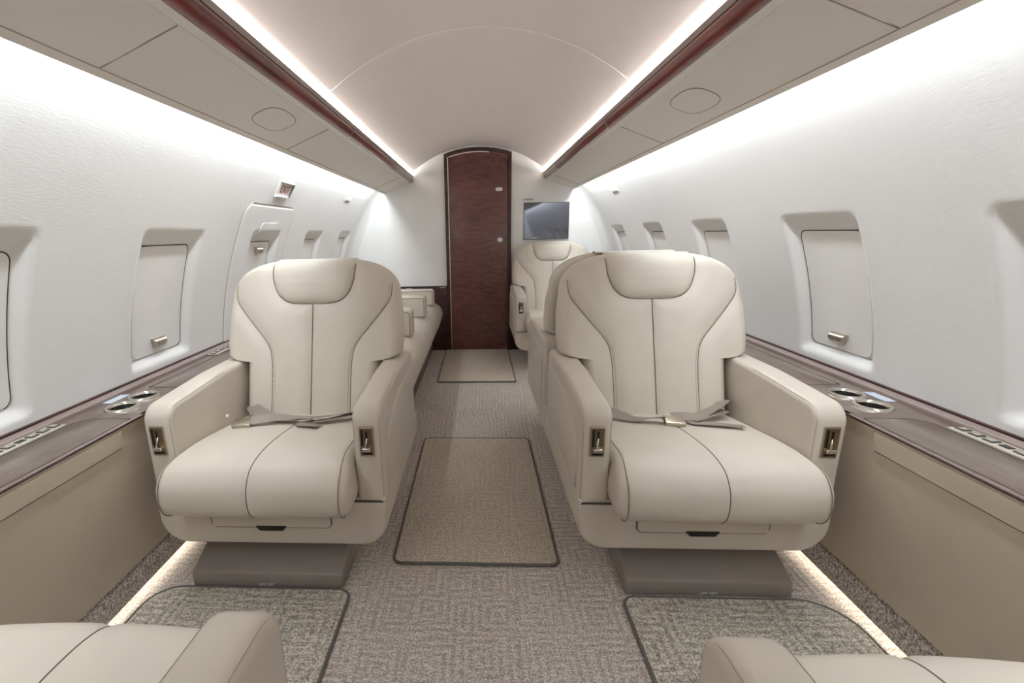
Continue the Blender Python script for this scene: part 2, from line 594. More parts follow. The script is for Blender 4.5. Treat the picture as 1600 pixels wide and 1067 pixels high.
# release cover above the hatch window
V = []
zs_ = np.linspace(1.092, 1.172, 14); ys_ = np.linspace(2.335, 2.535, 14)
for z in zs_:
    e_ = 1.172 - z
    cut = .015 - math.sqrt(max(0, .015 ** 2 - (.015 - e_) ** 2)) if e_ < .015 else 0
    for u in np.linspace(0, 1, 14):
        y_ = 2.335 + cut + u * (.2 - 2 * cut)
        V.append((-float(wall_x(np.array(y_), np.array(z), -1)) + .0105, y_, z))
n14 = len(V)
V += [(x - .004, y_, z) for x, y_, z in V]
Fc = grid_faces(14, 14) + [tuple(i + n14 for i in f[::-1]) for f in grid_faces(14, 14)]
ring_ = list(range(14)) + [14 * i + 13 for i in range(1, 14)] + [14 * 13 + j for j in range(12, -1, -1)] + [14 * i for i in range(12, 0, -1)]
Fc += [(ring_[(i + 1) % len(ring_)], ring_[i], ring_[i] + n14, ring_[(i + 1) % len(ring_)] + n14) for i in range(len(ring_))]
mesh_obj('release_cover', V, Fc, 'wall_white', hd, True, 40)

# ------------------------------------------------------------------ end bulkheads
def bulkhead(name, Y, mat, th=0.05):
    zs = np.linspace(1.6, 0, 40)
    P = [(-.74, 1.66)] + [(x, 1.845 - .56 * x * x + .02) for x in np.linspace(-.59, .59, 31)] + [(.74, 1.66)]
    R = [(float(xw(z)) + 0.03 if z > .55 else 1.25, z) for z in zs]
    poly = P + R + [(-x, z) for x, z in reversed(R)]
    return prism(name, np.array(poly), 'y', Y, Y + th, mat)
bk = bulkhead('wall_front', YB, 'bulkhead_white')
tag(bk, 'white end bulkhead around the wooden door', kind='structure')
bk2 = bulkhead('wall_back', Y0 - 0.05, 'bulkhead_white')
tag(bk2, 'white bulkhead behind the viewer', kind='structure')
# dark wood wainscot either side of the door, on the end bulkhead
prism('wainscot', [(-1.235, .0), (-.297, .0), (-.297, .614), (-1.235, .614)], 'y', YB - .012, YB + .01, 'mahogany_dark', bk, 0.002)
prism('wainscot', [(.297, .0), (1.235, .0), (1.235, .614), (.297, .614)], 'y', YB - .012, YB + .01, 'mahogany_dark', bk, 0.002)
prism('wainscot_cap', [(-1.235, .612), (-.297, .612), (-.297, .621), (-1.235, .621)], 'y', YB - .016, YB + .01, 'dark_gap', bk)
prism('wainscot_cap', [(.297, .612), (1.235, .612), (1.235, .621), (.297, .621)], 'y', YB - .016, YB + .01, 'dark_gap', bk)
box('latch_plate', -.37, -.31, YB - .02, YB - .01, .604, .612, 'chrome', bk)
lp = box('placard', -.685, -.63, YB - .016, YB - .01, .594, .603, 'label_white', bk)

# door with arched head
dr = empty('door_1', (0, YB, 0))
tag(dr, 'tall dark mahogany door with an arched head', kind='structure')
def arch(hw, ztop, zs, z0=0.0, n=16):
    """outline: flat bottom, straight sides to zs, shallow arc to ztop"""
    rise = ztop - zs
    R_ = (hw * hw + rise * rise) / (2 * rise)
    a = math.asin(hw / R_)
    top = [(R_ * math.sin(a * (1 - 2 * i / n)), ztop - R_ + R_ * math.cos(a * (1 - 2 * i / n))) for i in range(n + 1)]
    return [(-hw, z0), (hw, z0)] + top
outer = arch(.297, 1.826, 1.778); inner = arch(.268, 1.794, 1.75)
# frame as jambs + arched head
prism('jamb', [(-.297, 0), (-.268, 0), (-.268, 1.75), (-.297, 1.778)], 'y', -.03, .01, 'mahogany_dark', dr, 0.003)
prism('jamb', [(.268, 0), (.297, 0), (.297, 1.778), (.268, 1.75)], 'y', -.03, .01, 'mahogany_dark', dr, 0.003)
prism('head_arch', np.array(list(outer[2:]) + list(reversed(inner[2:]))), 'y', -.03, .01, 'mahogany_dark', dr, 0.003)
prism('door_panel', np.array(arch(.264, 1.79, 1.747, 0.005)), 'y', -.018, .008, 'mahogany_door', dr, 0.003)
edge = [(-.2635, -.027, .05), (-.2635, -.027, 1.748)] + [(x, -.027, z) for x, z in reversed(arch(.2635, 1.789, 1.748)[2:])][1:12]
tube('edge_strip', edge, 0.0048, 'pale_trim', dr)  # pale colour stands in for light reflected off the door's metal edge
pl = prism('sign_plate', rpoly([(.158, 1.457, .012), (.218, 1.457, .012), (.218, 1.487, .012), (.158, 1.487, .012)]), 'y', -.024, -.017, 'label_white', dr, 0.002)
kb = []
for j in range(7):
    an = j / 6 * math.pi / 2
    kb.append((0.026 * math.cos(an), -.018 - .022 * math.sin(an)))
Vk = []; Fk = []
nk = 20
for r_, y_ in kb:
    for i in range(nk):
        a_ = 2 * math.pi * i / nk
        Vk.append((.196 + r_ * math.cos(a_), y_, 1.031 + r_ * math.sin(a_)))
for j in range(6):
    for i in range(nk):
        Fk.append((j * nk + i, j * nk + (i + 1) % nk, (j + 1) * nk + (i + 1) % nk, (j + 1) * nk + i))
Fk.append(tuple(range(nk - 1, -1, -1)))
mesh_obj('knob', Vk, Fk, 'knob_metal', dr)

# ------------------------------------------------------------------ ceiling
def zc(x):
    xx = min(abs(x), .592)
    return 1.845 - 0.56 * xx * xx - 0.02 * (xx / .6) ** 4 + max(0.0, abs(x) - .592) * .05
xs = np.concatenate([[-.74], np.linspace(-.592, .592, 45), [.74]])
def ceiling_grid(name, ya, yb, parent=None):
    ys_ = [ya, yb]
    V = []; T = 0.03
    for y_ in ys_:
        for x in xs: V.append((x, y_, zc(x)))
    n = len(xs)
    for y_ in ys_:
        for x in xs: V.append((x, y_, zc(x) + T))
    Fc = grid_faces(2, n) + [tuple(i + 2 * n for i in f[::-1]) for f in grid_faces(2, n)]
    Fc += [(i + 1, i, i + 2 * n, i + 1 + 2 * n) for i in range(n - 1)] + [(n + i, n + i + 1, n + i + 1 + 2 * n, n + i + 2 * n) for i in range(n - 1)]
    return mesh_obj(name, V, Fc, 'ceiling_white', parent, True, 50)
ce = empty('ceiling')
tag(ce, 'pale vaulted cabin ceiling', kind='structure')
ceiling_grid('panel', Y0, 1.918, ce)
ceiling_grid('panel', 1.922, YB + .04, ce)
tube('seam', [(x, 1.92, zc(x) + .001) for x in xs[2:-2]], 0.0028, 'pale_trim', ce)

# ------------------------------------------------------------------ overhead valances
def xz_mirror(P, s):
    P = np.array(P, float)
    P[:, 0] *= s
    return P
for side, num in ((-1, 1), (1, 2)):
    e = empty('trim_%d' % num)
    tag(e, 'beige overhead valance with mahogany rail above the ' + ('divan side' if side < 0 else 'television side'), kind='structure')
    # under-panels, in lengths
    PB = [(.818, 1.4665), (.628, 1.5415), (.628, 1.553), (.818, 1.478)]
    segs = [(Y0, 1.054), (1.058, 2.05), (2.053, 3.80), (3.803, YB)] if side < 0 else [(Y0, 1.038), (1.042, 2.20), (2.203, 3.95), (3.953, YB)]
    for a, b in segs:
        prism('panel', xz_mirror(PB, side), 'y', a, b, 'overhead_beige', e)
    for a, b in segs[1:]:
        tube('panel_gap', [(side * .816, a - .0015, 1.4665), (side * .630, a - .0015, 1.540)], .0013, 'gap_line', e)
    # outer lip
    prism('edge_lip', xz_mirror([(.843, 1.4565), (.8195, 1.4655), (.8195, 1.49), (.843, 1.49)], side), 'y', Y0, YB, 'overhead_beige', e)
    tube('seam', [(side * .8188, Y0, 1.4655), (side * .8188, YB, 1.4655)], 0.0013, 'stitch_thread', e)
    # pale inner strip
    prism('edge_strip', xz_mirror([(.6275, 1.5418), (.607, 1.5498), (.607, 1.562), (.6275, 1.554)], side), 'y', Y0, YB, 'pale_trim', e)
    # half-round rail: wood lengths, taupe end
    RP = []
    for j in range(13):
        a_ = math.radians(-72 + 150 * j / 12)
        RP.append((.607 - .033 * math.cos(a_) if True else 0, 1.5735 + .026 * math.sin(a_)))
    RP = RP + [(.604, 1.584), (.625, 1.580), (.625, 1.556)]
    joints = [Y0, 2.24, 3.42, YB - .015] if side < 0 else [Y0, 2.24, 3.62, YB - .015]
    for i, (a, b) in enumerate(zip(joints[:-1], joints[1:])):
        prism('rail', xz_mirror(RP, side), 'y', a + .001, b - .001, 'taupe_trim' if i == 2 else 'mahogany_rail', e)
    ring = [(side * (.607 - .0345 * math.cos(math.radians(-72 + 150 * j / 12))), 2.24, 1.5735 + .0275 * math.sin(math.radians(-72 + 150 * j / 12))) for j in range(13)]
    tube('joint_ring', ring, 0.0016, 'taupe_trim', e)
    # taupe lip above the rail and cove floor
    prism('cove_lip', xz_mirror([(.5765, 1.588), (.5740, 1.605), (.5780, 1.605), (.5815, 1.588)], side), 'y', Y0, YB, 'taupe_trim', e)
    prism('cove_shelf', xz_mirror([(.58, 1.583), (.74, 1.583), (.74, 1.59), (.58, 1.59)], side), 'y', Y0, YB, 'pale_trim', e)
    o = mesh_obj('cove_light', [(side * .608, Y0, 1.5925), (side * .638, Y0, 1.5925), (side * .638, YB, 1.5925), (side * .608, YB, 1.5925)], [(0, 1, 2, 3) if side > 0 else (3, 2, 1, 0)], 'led_cove', e, False)
    # wall-wash strip tucked behind the outer lip
    zz = [(.846, 1.503), (.878, 1.503)]
    Q = [(side * zz[0][0], Y0, zz[0][1]), (side * zz[1][0], Y0, zz[1][1]), (side * zz[1][0], YB - .13, zz[1][1]), (side * zz[0][0], YB - .13, zz[0][1])]
    mesh_obj('wash_light', Q, [(0, 1, 2, 3) if side < 0 else (3, 2, 1, 0)], 'led_wash', e, False)
    # speaker cover: rounded oval in the panel
    yc, hx, hy = (1.715, .052, .115) if side < 0 else (1.685, .055, .11)
    xc = .716
    ring = []
    for i in range(40):
        a_ = 2 * math.pi * i / 40
        cx_, sx_ = math.cos(a_), math.sin(a_)
        u = math.copysign(abs(cx_) ** .72, cx_) * hx; v_ = math.copysign(abs(sx_) ** .72, sx_) * hy
        x_ = xc + u
        z_ = 1.4665 + (.818 - x_) * (.075 / .19)
        ring.append((side * x_, yc + v_, z_ - .0012))
    V = [(p[0], p[1], p[2] - .0002) for p in ring] + [(p[0], p[1], p[2] + .004) for p in ring]
    Fc = [tuple(range(40)), tuple(range(79, 39, -1))] + [(i, (i + 1) % 40, 40 + (i + 1) % 40, 40 + i) for i in range(40)]
    mesh_obj('speaker_cover', V, Fc, 'overhead_beige', e, True, 30)
    tube('speaker_rim', ring, 0.0013, 'gap_line', e, closed=True)

# ------------------------------------------------------------------ lower side: ledges, panels, riser
LZ = 0.585
LF, LB = 1.035, 1.272
def cup(parent, x, y):
    c = mesh_obj('cup_holder', *ring_lathe(x, y, LZ, [(.0365, .002), (.039, .006), (.0455, .0055), (.049, 0.0), (.049, -.001), (.0365, -.001)]), 'chrome', parent, True, 40)
    mesh_obj('well', *ring_lathe(x, y, LZ, [(.0375, .003), (.0355, -.002), (.034, -.05), (.0, -.05)], close=False), 'black_plastic', c, True, 60)
    mesh_obj('sleeve', *ring_lathe(x, y, LZ, [(.0380, .004), (.0358, .001), (.0355, -.018), (.0362, -.018)], close=True), 'chrome', c, True, 60)
def ring_lathe(x, y, z, prof, n=28, close=True):
    V = []; Fc = []
    for r_, h_ in prof:
        for i in range(n):
            a_ = 2 * math.pi * i / n
            V.append((x + r_ * math.cos(a_), y + r_ * math.sin(a_), z + h_))
    m = len(prof)
    for j in range(m if close else m - 1):
        j2 = (j + 1) % m
        for i in range(n):
            i2 = (i + 1) % n
            Fc.append((j * n + i, j * n + i2, j2 * n + i2, j2 * n + i)[::-1])
    return V, Fc
for side, nm in ((-1, 'left'), (1, 'right')):
    S = side
    dy = 0.0
    e = empty('side_ledge', (S * 1.1, 0.6, 0))
    tag(e, ('dark wood ledge with cup holders and leather panel below the window shades, ' + ('EXIT sign side' if S < 0 else 'television side')), 'ledge', 'side ledges')
    e.location = (0, 0, 0)
    # wood top built in lengths around the cup wells: one slab with the two wells covered by dark liners
    T = []
    for a, b in ((Y0, 1.250), (1.4525, YB - .02)):
        prism('top', xz_mirror([(LF, LZ - .003), (LF + .004, LZ), (LB - .035, LZ), (LB - .035, LZ - .008), (LF, LZ - .008)], S), 'y', a, b, 'mahogany_ledge', e)
    for xc_, yc_, a, b in ((1.137, 1.301, 1.250, 1.3515), (1.14, 1.402, 1.3515, 1.4525)):
        V = []; n = 48
        for i in range(n):
            an = 2 * math.pi * i / n
            V.append((S * (xc_ + .040 * math.cos(an)), yc_ + .040 * math.sin(an), LZ))
        for i in range(n):
            an = 2 * math.pi * i / n
            c_, s_ = math.cos(an), math.sin(an)
            k = min(((LB - .035 - xc_) / c_) if c_ > 1e-6 else ((LF + .004 - xc_) / c_) if c_ < -1e-6 else 9, ((b - yc_) / s_) if s_ > 1e-6 else ((a - yc_) / s_) if s_ < -1e-6 else 9)
            V.append((S * (xc_ + k * c_), yc_ + k * s_, LZ))
        for (qx, qy) in ((LB - .035, b), (LF + .004, b), (LF + .004, a), (LB - .035, a)):
            an = math.atan2(qy - yc_, qx - xc_) % (2 * math.pi)
            i = int(round(an / (2 * math.pi) * n)) % n
            V[n + i] = (S * qx, qy, LZ)
        Fc = [(i, n + i, n + (i + 1) % n, (i + 1) % n) for i in range(n)]
        if S < 0: Fc = [f[::-1] for f in Fc]
        mesh_obj('top', V, Fc, 'mahogany_ledge', e, False)
    prism('front_edge', xz_mirror(rpoly([(LF - .002, LZ - .0105, .001), (LF - .002, LZ - .004, .002), (LF + .006, LZ - .004), (LF + .006, LZ - .0105)], 3), S), 'y', Y0, YB - .02, 'mahogany_dark', e)
    # raised back rail, rounded
    prism('back_rail', xz_mirror(rpoly([(LB - .038, LZ - .02), (LB - .038, LZ + .012, .008), (LB - .012, LZ + .018, .008), (LB - .006, LZ - .02)], 4), S), 'y', Y0, YB - .02, 'back_rail', e)
    prism('rail_gap', xz_mirror([(LB - .010, LZ - .02), (LB - .010, LZ + .019), (LB + .012, LZ + .024), (LB + .012, LZ - .02)], S), 'y', Y0, YB - .02, 'mahogany_dark', e)
    # lids of the folding tables: thin raised leaves
    for a, b, bx in ((-.3, 1.205, 1.185), (1.492, 2.30, 1.185)):
        P = rpoly([(S * (LF + .006), a, 0), (S * bx, a, .02), (S * (bx), b, .03), (S * (LF + .006), b, .0)], 4)
        prism('table_lid', P, 'z', LZ - .004, LZ + .0022, 'mahogany_ledge', e, 0.001, 2)
        tube('lid_gap', [(S * (LF + .004), b + .0015, LZ + .0008), (S * (bx - .03), b + .0015, LZ + .0008), (S * (bx + .0015), b - .03, LZ + .0008), (S * (bx + .0015), a, LZ + .0008)], .0018, 'dark_gap', e)
    cup(e, S * 1.137, 1.301); cup(e, S * 1.14, 1.402)
    # switch plates
    plates = [((.93, 1.158, 7) if S < 0 else (.915, 1.143, 7))] + ([(1.935, 2.10, 5)] if S < 0 else [])
    for a, b, nb_ in plates:
        sp = prism('switch_plate', rpoly([(S * 1.190, a, .004), (S * 1.236, a, .004), (S * 1.236, b, .004), (S * 1.190, b, .004)], 3), 'z', LZ, LZ + .006, 'switch_plate', e, 0.001, 2)
        st = (b - a) / nb_
        for k in range(nb_):
            yc = a + st * (k + .5)
            if k == nb_ // 2:
                box('display', S * 1.213 - .008, S * 1.213 + .008, yc - .011, yc + .011, LZ + .005, LZ + .0075, 'black_plastic', sp)
            else:
                box('button', S * 1.213 - .012, S * 1.213 + .012, yc - .0115, yc + .0115, LZ + .005, LZ + .0085, 'switch_dark', sp, .002)
                box('button_mark', S * 1.213 - .007, S * 1.213 + .007, yc - .0065, yc + .0065, LZ + .0082, LZ + .0092, 'switch_plate', sp)
    pc = box('placard', S * 1.216 - .016, S * 1.216 + .016, 1.333, 1.417, LZ - .001, LZ + .0015, 'placard_blue', e)
    for k in range(3):
        box('print_line', S * 1.216 - .011 + .009 * k, S * 1.216 - .008 + .009 * k, 1.338, 1.412 - .012 * (k % 2), LZ + .001, LZ + .0019, 'label_white', pc)
    # leather panel below
    prism('front_panel', xz_mirror([(LF + .002, LZ - .0105), (1.078, .115), (1.11, .115), (1.11, LZ - .0105)], S), 'y', Y0, YB - .02, 'panel_leather', e)
    def pxx(z): return LF + .002 + (LZ - .0105 - z) / (LZ - .1255) * (1.078 - LF - .002)
    # pocket door of the folding table
    z0_, z1_ = .517, .568
    V = []
    a, b = -.2, 1.165
    for off in (.0035, -.01):
        V += [(S * (pxx(z0_) - off), a, z0_), (S * (pxx(z0_) - off), b - .006, z0_), (S * (pxx(z1_) - off), b, z1_), (S * (pxx(z1_) - off), a, z1_)]
    Fc = [(0, 1, 2, 3), (7, 6, 5, 4), (0, 4, 5, 1), (1, 5, 6, 2), (2, 6, 7, 3), (3, 7, 4, 0)]
    if S > 0: Fc = [f[::-1] for f in Fc]
    mesh_obj('pocket_door', V, Fc, 'panel_leather', e, True, 30)
    tube('pocket_gap', [(S * (pxx(z0_) - .0005), a, z0_ - .0015), (S * (pxx(z0_) - .0005), b - .006, z0_ - .0015), (S * (pxx(z1_) - .0005), b + .0015, z1_)], .0022, 'seam_thread', e)
    # carpeted riser and floor light
    rs = prism('baseboard_' + nm, xz_mirror([(1.076, .030), (1.082, .125), (1.13, .125), (1.13, -.005), (1.115, -.005), (1.115, .030)], S), 'y', Y0, YB - .01, 'carpet_riser')
    tag(rs, 'carpeted riser with a light line along the floor', kind='structure')
    mesh_obj('floor_light', [(S * 1.080, -.2, .029), (S * 1.112, -.2, .029), (S * 1.112, 2.0, .029), (S * 1.080, 2.0, .029)], [(3, 2, 1, 0) if S > 0 else (0, 1, 2, 3)], 'led_floor', rs, False)

# ------------------------------------------------------------------ armchairs
# local frame: front is -y, origin on the floor under the seat
HWB = .35
def bw(z):
    """half width of the backrest at height z"""
    z = np.asarray(z, float)
    w_ = np.interp(z, [.38, .60, .636, .641, .648, .658, .70, .80, .86], [.257, .262, .264, .312, .333, .342, .347, .345, .335])
    t_ = np.clip((z - .86) / .1525, 0, 1)
    return np.where(z > .86, .335 * np.power(np.maximum(1 - t_ ** 2.3, 0), 1 / 3.3), w_)
def bth(z):
    z = np.asarray(z, float)
    t0 = np.interp(z, [.38, 1.0], [.070, .052])
    t_ = np.clip((z - .955) / .058, 0, 1)
    return t0 * np.sqrt(np.maximum(1 - t_ ** 2, 0)) ** .9
def bmid(z):
    z = np.asarray(z, float)
    return .08 + .33 * (z - .43) + np.interp(z, [.38, 1.0], [.070, .052])
U_SEAM = smooth_curve([(-.164, 1.0125), (-.162, .965), (-.156, .928), (-.134, .880), (-.088, .852), (0, .847), (.088, .852), (.134, .880), (.156, .928), (.162, .965), (.164, 1.0125)], 8)
S_SEAM = smooth_curve([(.308, .918), (.302, .865), (.268, .815), (.225, .763), (.172, .697), (.156, .64), (.152, .55), (.152, .42)], 8)
C_SEAM = np.array([(0, z) for z in np.linspace(.846, .41, 24)])
ALLS = np.concatenate([U_SEAM, S_SEAM, S_SEAM * [-1, 1], C_SEAM])
C2 = np.array([(0, z) for z in np.linspace(.846, .41, 110)])
ALLS = np.concatenate([ALLS, C2])
def puff(x, z):
    d = np.sqrt(np.min((x[..., None] - ALLS[:, 0]) ** 2 + (z[..., None] - ALLS[:, 1]) ** 2, -1))
    return 0.009 * (1 - np.exp(-(d / .028) ** 2)) + 0.0035 * (1 - np.exp(-(d / .007) ** 2))
def brim(x, z):
    e_ = np.clip((bw(z) - np.abs(x)) / .042, 0, 1)
    return np.sqrt(np.maximum(1 - (1 - e_) ** 2, 0))
def bfront(x, z, lift=0.0):
    x = np.asarray(x, float); z = np.asarray(z, float)
    w_ = bw(z); u = np.clip(np.abs(x) / np.maximum(w_, 1e-4), 0, 1)
    return bmid(z) - bth(z) * brim(x, z) - puff(x, z) * brim(x, z) * np.clip((1.012 - z) / .03, 0, 1) - lift
def backrest(parent):
    zs = np.concatenate([np.linspace(.385, .62, 30), np.linspace(.626, .666, 24), np.linspace(.672, .95, 42), .955 + .057 * np.sin(np.linspace(0, 1, 18) * math.pi / 2)])
    V = []
    xu = np.cos(np.linspace(0, math.pi, 161))
    for z in zs:
        xf = float(bw(z)) * xu
        yf = bfront(xf, np.full_like(xf, z))
        xr = -xf[1:-1]
        yr = float(bmid(z)) + float(bth(z)) * brim(xr, np.full_like(xr, z))
        for X_, Y_ in zip(xf, yf): V.append((X_, Y_, z))
        for X_, Y_ in zip(xr, yr): V.append((X_, Y_, z))
    n = 161 + 159
    Fc = []
    for i in range(len(zs) - 1):
        for j in range(n):
            j2 = (j + 1) % n
            Fc.append((i * n + j, i * n + j2, (i + 1) * n + j2, (i + 1) * n + j)[::-1])
    Fc.append(tuple(range(n))); m = (len(zs) - 1) * n
    Fc.append(tuple(m + j for j in range(n - 1, -1, -1)))
    return mesh_obj('backrest', V, Fc, 'cream_leather', parent, True, 180)
def on_back(P, lift=0.0):
    P = np.asarray(P, float)
    return np.stack([P[:, 0], bfront(P[:, 0], P[:, 1], lift), P[:, 1]], 1)
def headrest(parent):
    zs = np.concatenate([np.linspace(.852, .95, 20), .955 + .0565 * np.sin(np.linspace(0, 1, 12) * math.pi / 2)])
    hw = []
    for z in zs:
        # U outline half width at z
        P = U_SEAM[len(U_SEAM) // 2:]
        hw.append(float(np.interp(z, P[:, 1], P[:, 0])) - .003)
    us = np.sin(np.linspace(-1, 1, 31) * math.pi / 2)
    V = []
    for z, h_ in zip(zs, hw):
        x = us * max(h_, .004)
        ed = np.minimum((1 - np.abs(us)) * max(h_, .004), (z - .852) + 0.0005)
        lift = (.011 - .009 * float(np.clip((z - .93) / .07, 0, 1))) * np.sqrt(np.clip(1 - (1 - np.clip(ed / .03, 0, 1)) ** 2, 0, 1)) * (1.0 if z < .98 else 1.0)
        y = bfront(x, np.full_like(x, z)) - lift + .0015
        zz = z + .001 * np.clip((z - .95) / .05, 0, 1)
        for X_, Y_ in zip(x, y): V.append((X_, Y_, zz))
    # over the ridge to the rear
    nfr = len(zs)
    for q in range(1, 7):
        z = zs[-1] - .004 * (q / 6) ** 2 + .001
        x = us * hw[-1]
        for X_ in x: V.append((X_, float(bmid(zs[-1])) + .05 * q / 6, z))
    nr = nfr + 6
    return mesh_obj('headrest', V, grid_faces(nr, len(us)), 'cream_leather', parent, True, 180)

CU = smooth_curve([(.16, .425), (.05, .445), (-.08, .462), (-.20, .478), (-.30, .483), (-.370, .470), (-.408, .434), (-.417, .392), (-.408, .352), (-.380, .326), (-.33, .316)], 5)
CUSH = np.concatenate([CU, [(.16, .305)]])
CHW = .268
def crown(x, y):
    return .010 * (1 - (x / CHW) ** 2) * np.clip((.2 - y) / .1, 0, 1)
def cush_mod(V):
    top = (V[:, 2] > .40).astype(float) * np.clip((V[:, 2] - .40) / .06, 0, 1)
    V[:, 2] += crown(V[:, 0], V[:, 1]) * top
    # soft valley on the centre seam
    V[:, 2] -= .004 * np.exp(-(V[:, 0] / .012) ** 2) * top
    front = np.clip((-.30 - V[:, 1]) / .08, 0, 1)
    V[:, 0] *= 1 + .035 * front
    V[:, 1] -= front * (.010 * (1 - (V[:, 0] / CHW) ** 2) - .004 * np.exp(-(V[:, 0] / .012) ** 2))
    return V
def cush_line(x, k0=3):
    P = CU[k0:]
    V = np.stack([np.full(len(P), x), P[:, 0], P[:, 1]], 1)
    return cush_mod(V)

AX0, AX1 = .270, .357
AZ0 = .312
def make_chair():
    root = empty('armchair')
    # base shell
    P = rpoly([(-.358, .3335, .003), (-.358, .172, .085), (.358, .172, .085), (.358, .3335, .003)], 8)
    ba = prism('base', P, 'y', -.303, .40, 'cream_leather', root, .012, 4)
    dw = prism('drawer', rpoly([(-.185, .236, .012), (.185, .236, .012), (.185, .32, .004), (-.185, .32, .004)], 4), 'y', -.309, -.29, 'cream_leather', ba, .003, 3)
    tube('drawer_gap', [(-.1875, -.3038, .325), (-.1875, -.3038, .246), (-.178, -.3038, .2345), (.178, -.3038, .2345), (.1875, -.3038, .246), (.1875, -.3038, .325)], .002, 'seam_thread', ba)
    prism('drawer_pull', rpoly([(-.05, .242, .002), (-.036, .226, .006), (.036, .226, .006), (.05, .242, .002)], 3), 'y', -.3115, -.29, 'black_plastic', ba, .001, 2)
    # seat cushion
    sc = prism('seat_cushion', CUSH, 'x', -CHW, CHW, 'cream_leather', root, .034, 6, 24, 180, cush_mod)
    tube('centre_seam', cush_line(0.0, 8) + [0, 0, 0], .0017, 'seam_thread', sc)
    for s in (-1, 1):
        pl_ = cush_line(s * (CHW - .022), 14)
        tube('piping', pl_ + [s * 0, -.001, -.002], .0014, 'piping', sc)
    # backrest
    br = backrest(root)
    headrest(root)
    tube('headrest_seam', on_back(U_SEAM[3:-3], .0015), .0016, 'seam_thread', br)
    for s in (-1, 1):
        tube('side_seam', on_back(S_SEAM * [s, 1], .001), .0015, 'seam_thread', br)
        tube('stitch_line', on_back(S_SEAM * [s, 1] + [-s * .009, -.003], .0002), .0011, 'stitch_thread', br)
    tube('centre_seam', on_back(C_SEAM, .0022), .0015, 'seam_thread', br)
    # arms
    for s in (-1, 1):
        AP = rpoly([(-.30, AZ0, .004), (-.30, .622, .052), (.0, .640, .3), (.33, .640, .05), (.36, .42, .1), (.36, AZ0, .01)], 8)
        am = prism('armrest', AP, 'x', min(s * AX0, s * AX1), max(s * AX0, s * AX1), 'cream_leather', root, .019, 5, 2, 60)
        # outer leather panel
        PP = rpoly([(-.255, .345, .01), (-.255, .50, .10), (-.03, .572, .22), (.31, .572, .02), (.31, .345, .01)], 8)
        prism('side_panel', PP, 'x', min(s * (AX1 - .004), s * (AX1 + .005)), max(s * (AX1 - .004), s * (AX1 + .005)), 'cream_leather', am, .0035, 3, 1, 50)
        # stitch line round the front edge, on the outer corner and the inner one
        for xx in (AX1 - .0055, AX0 + .0055):
            Q = rpoly([(-.30, AZ0, 0), (-.30, .622, .052), (.0, .640, .3), (.25, .640, 0)], 8)
            Q = offset_poly(Q, -.0)[:-1]
            L_ = [(s * xx, -.294, .338)] + [(s * xx, y_ + .005, z_ - .005) for y_, z_ in Q[1:]]
            tube('stitch_line', L_, .0009, 'stitch_thread', am)
        # seat control in the arm front
        xc = s * .3135
        ct = prism('seat_control', rpoly([(xc - .0215, .474, .003), (xc + .0215, .474, .003), (xc + .0215, .566, .003), (xc - .0215, .566, .003)], 3), 'y', -.305, -.297, 'brushed_nickel', root, .0015, 2)
        box('recess', xc - .0175, xc + .0175, -.3062, -.302, .479, .561, 'bronze', ct)
        box('slot', xc - .0155, xc - .009, -.3072, -.303, .506, .557, 'black_plastic', ct)
        box('slot', xc - .002, xc + .004, -.3072, -.303, .520, .553, 'black_plastic', ct)
        box('slot', xc - .014, xc + .015, -.3072, -.303, .4805, .487, 'black_plastic', ct)
        tube('lever', [(xc + .002, -.305, .532), (xc - .003, -.313, .502)], .0028, 'chrome', ct)
        box('lever_knob', xc - .013, xc + .013, -.316, -.305, .491, .503, 'chrome', ct, .003)
    box('arm_button', .263, .271, -.02, -.008, .475, .484, 'label_white', root, .002)
    # pedestal
    PP = rpoly([(-.288, .0, .004), (-.285, .050, .012), (-.03, .165, .02), (.28, .165, .02), (.28, 0, .004)], 4)
    pe = prism('pedestal', PP, 'x', -.248, .248, 'taupe_leather', root, .006, 3)
    prism('pedestal_neck', rpoly([(-.1, .15), (.25, .15), (.25, .19), (-.1, .19)]), 'x', -.2, .2, 'taupe_leather', root)
    text_mesh('life_vest_label', 'LIFE VEST', .013, 'label_white', pe, Matrix.Translation((0, -.2895, .0115)) @ Matrix.Rotation(math.pi / 2, 4, 'X'))
    return root

def copy_tree(o, parent=None):
    c = o.copy()
    COL.objects.link(c)
    c.parent = parent
    for ch in o.children:
        copy_tree(ch, c)
    return c
chair0 = make_chair()
CX = .642
spots = [(-CX, 1.5, 0, -1, 'cream leather armchair facing the viewer in front of the divan', 'main'),
         (CX, 1.5, 0, 1, 'cream leather armchair facing the viewer, backed by another armchair', 'main'),
         (-CX + .01, .212, math.pi, 1, 'cream leather seat cut off at the near corner, EXIT sign side', 'near'),
         (CX - .01, .192, math.pi, -1, 'cream leather seat cut off at the near corner, television side', 'near'),
         (CX, 2.305, math.pi, -1, 'cream leather armchair turned to the bulkhead, its back against another armchair', 'far'),
         (CX, 3.85, 0, 1, 'far cream leather armchair facing the viewer below the television', 'far')]
chairs = []
for i, (x, y, rz, outb, lab, k) in enumerate(spots):
    c = chair0 if i == 0 else copy_tree(chair0)
    c.location = (x, y, 0)
    c.rotation_euler = (0, 0, rz)
    tag(c, lab, 'armchair', 'cream leather armchairs')
    for ch in c.children:
        if ch.name.startswith('pedestal'):
            ch.location.x = outb * .05
        if ch.name.startswith('arm_button') and outb < 0:
            ch.location.x = -.534
    chairs.append(c)

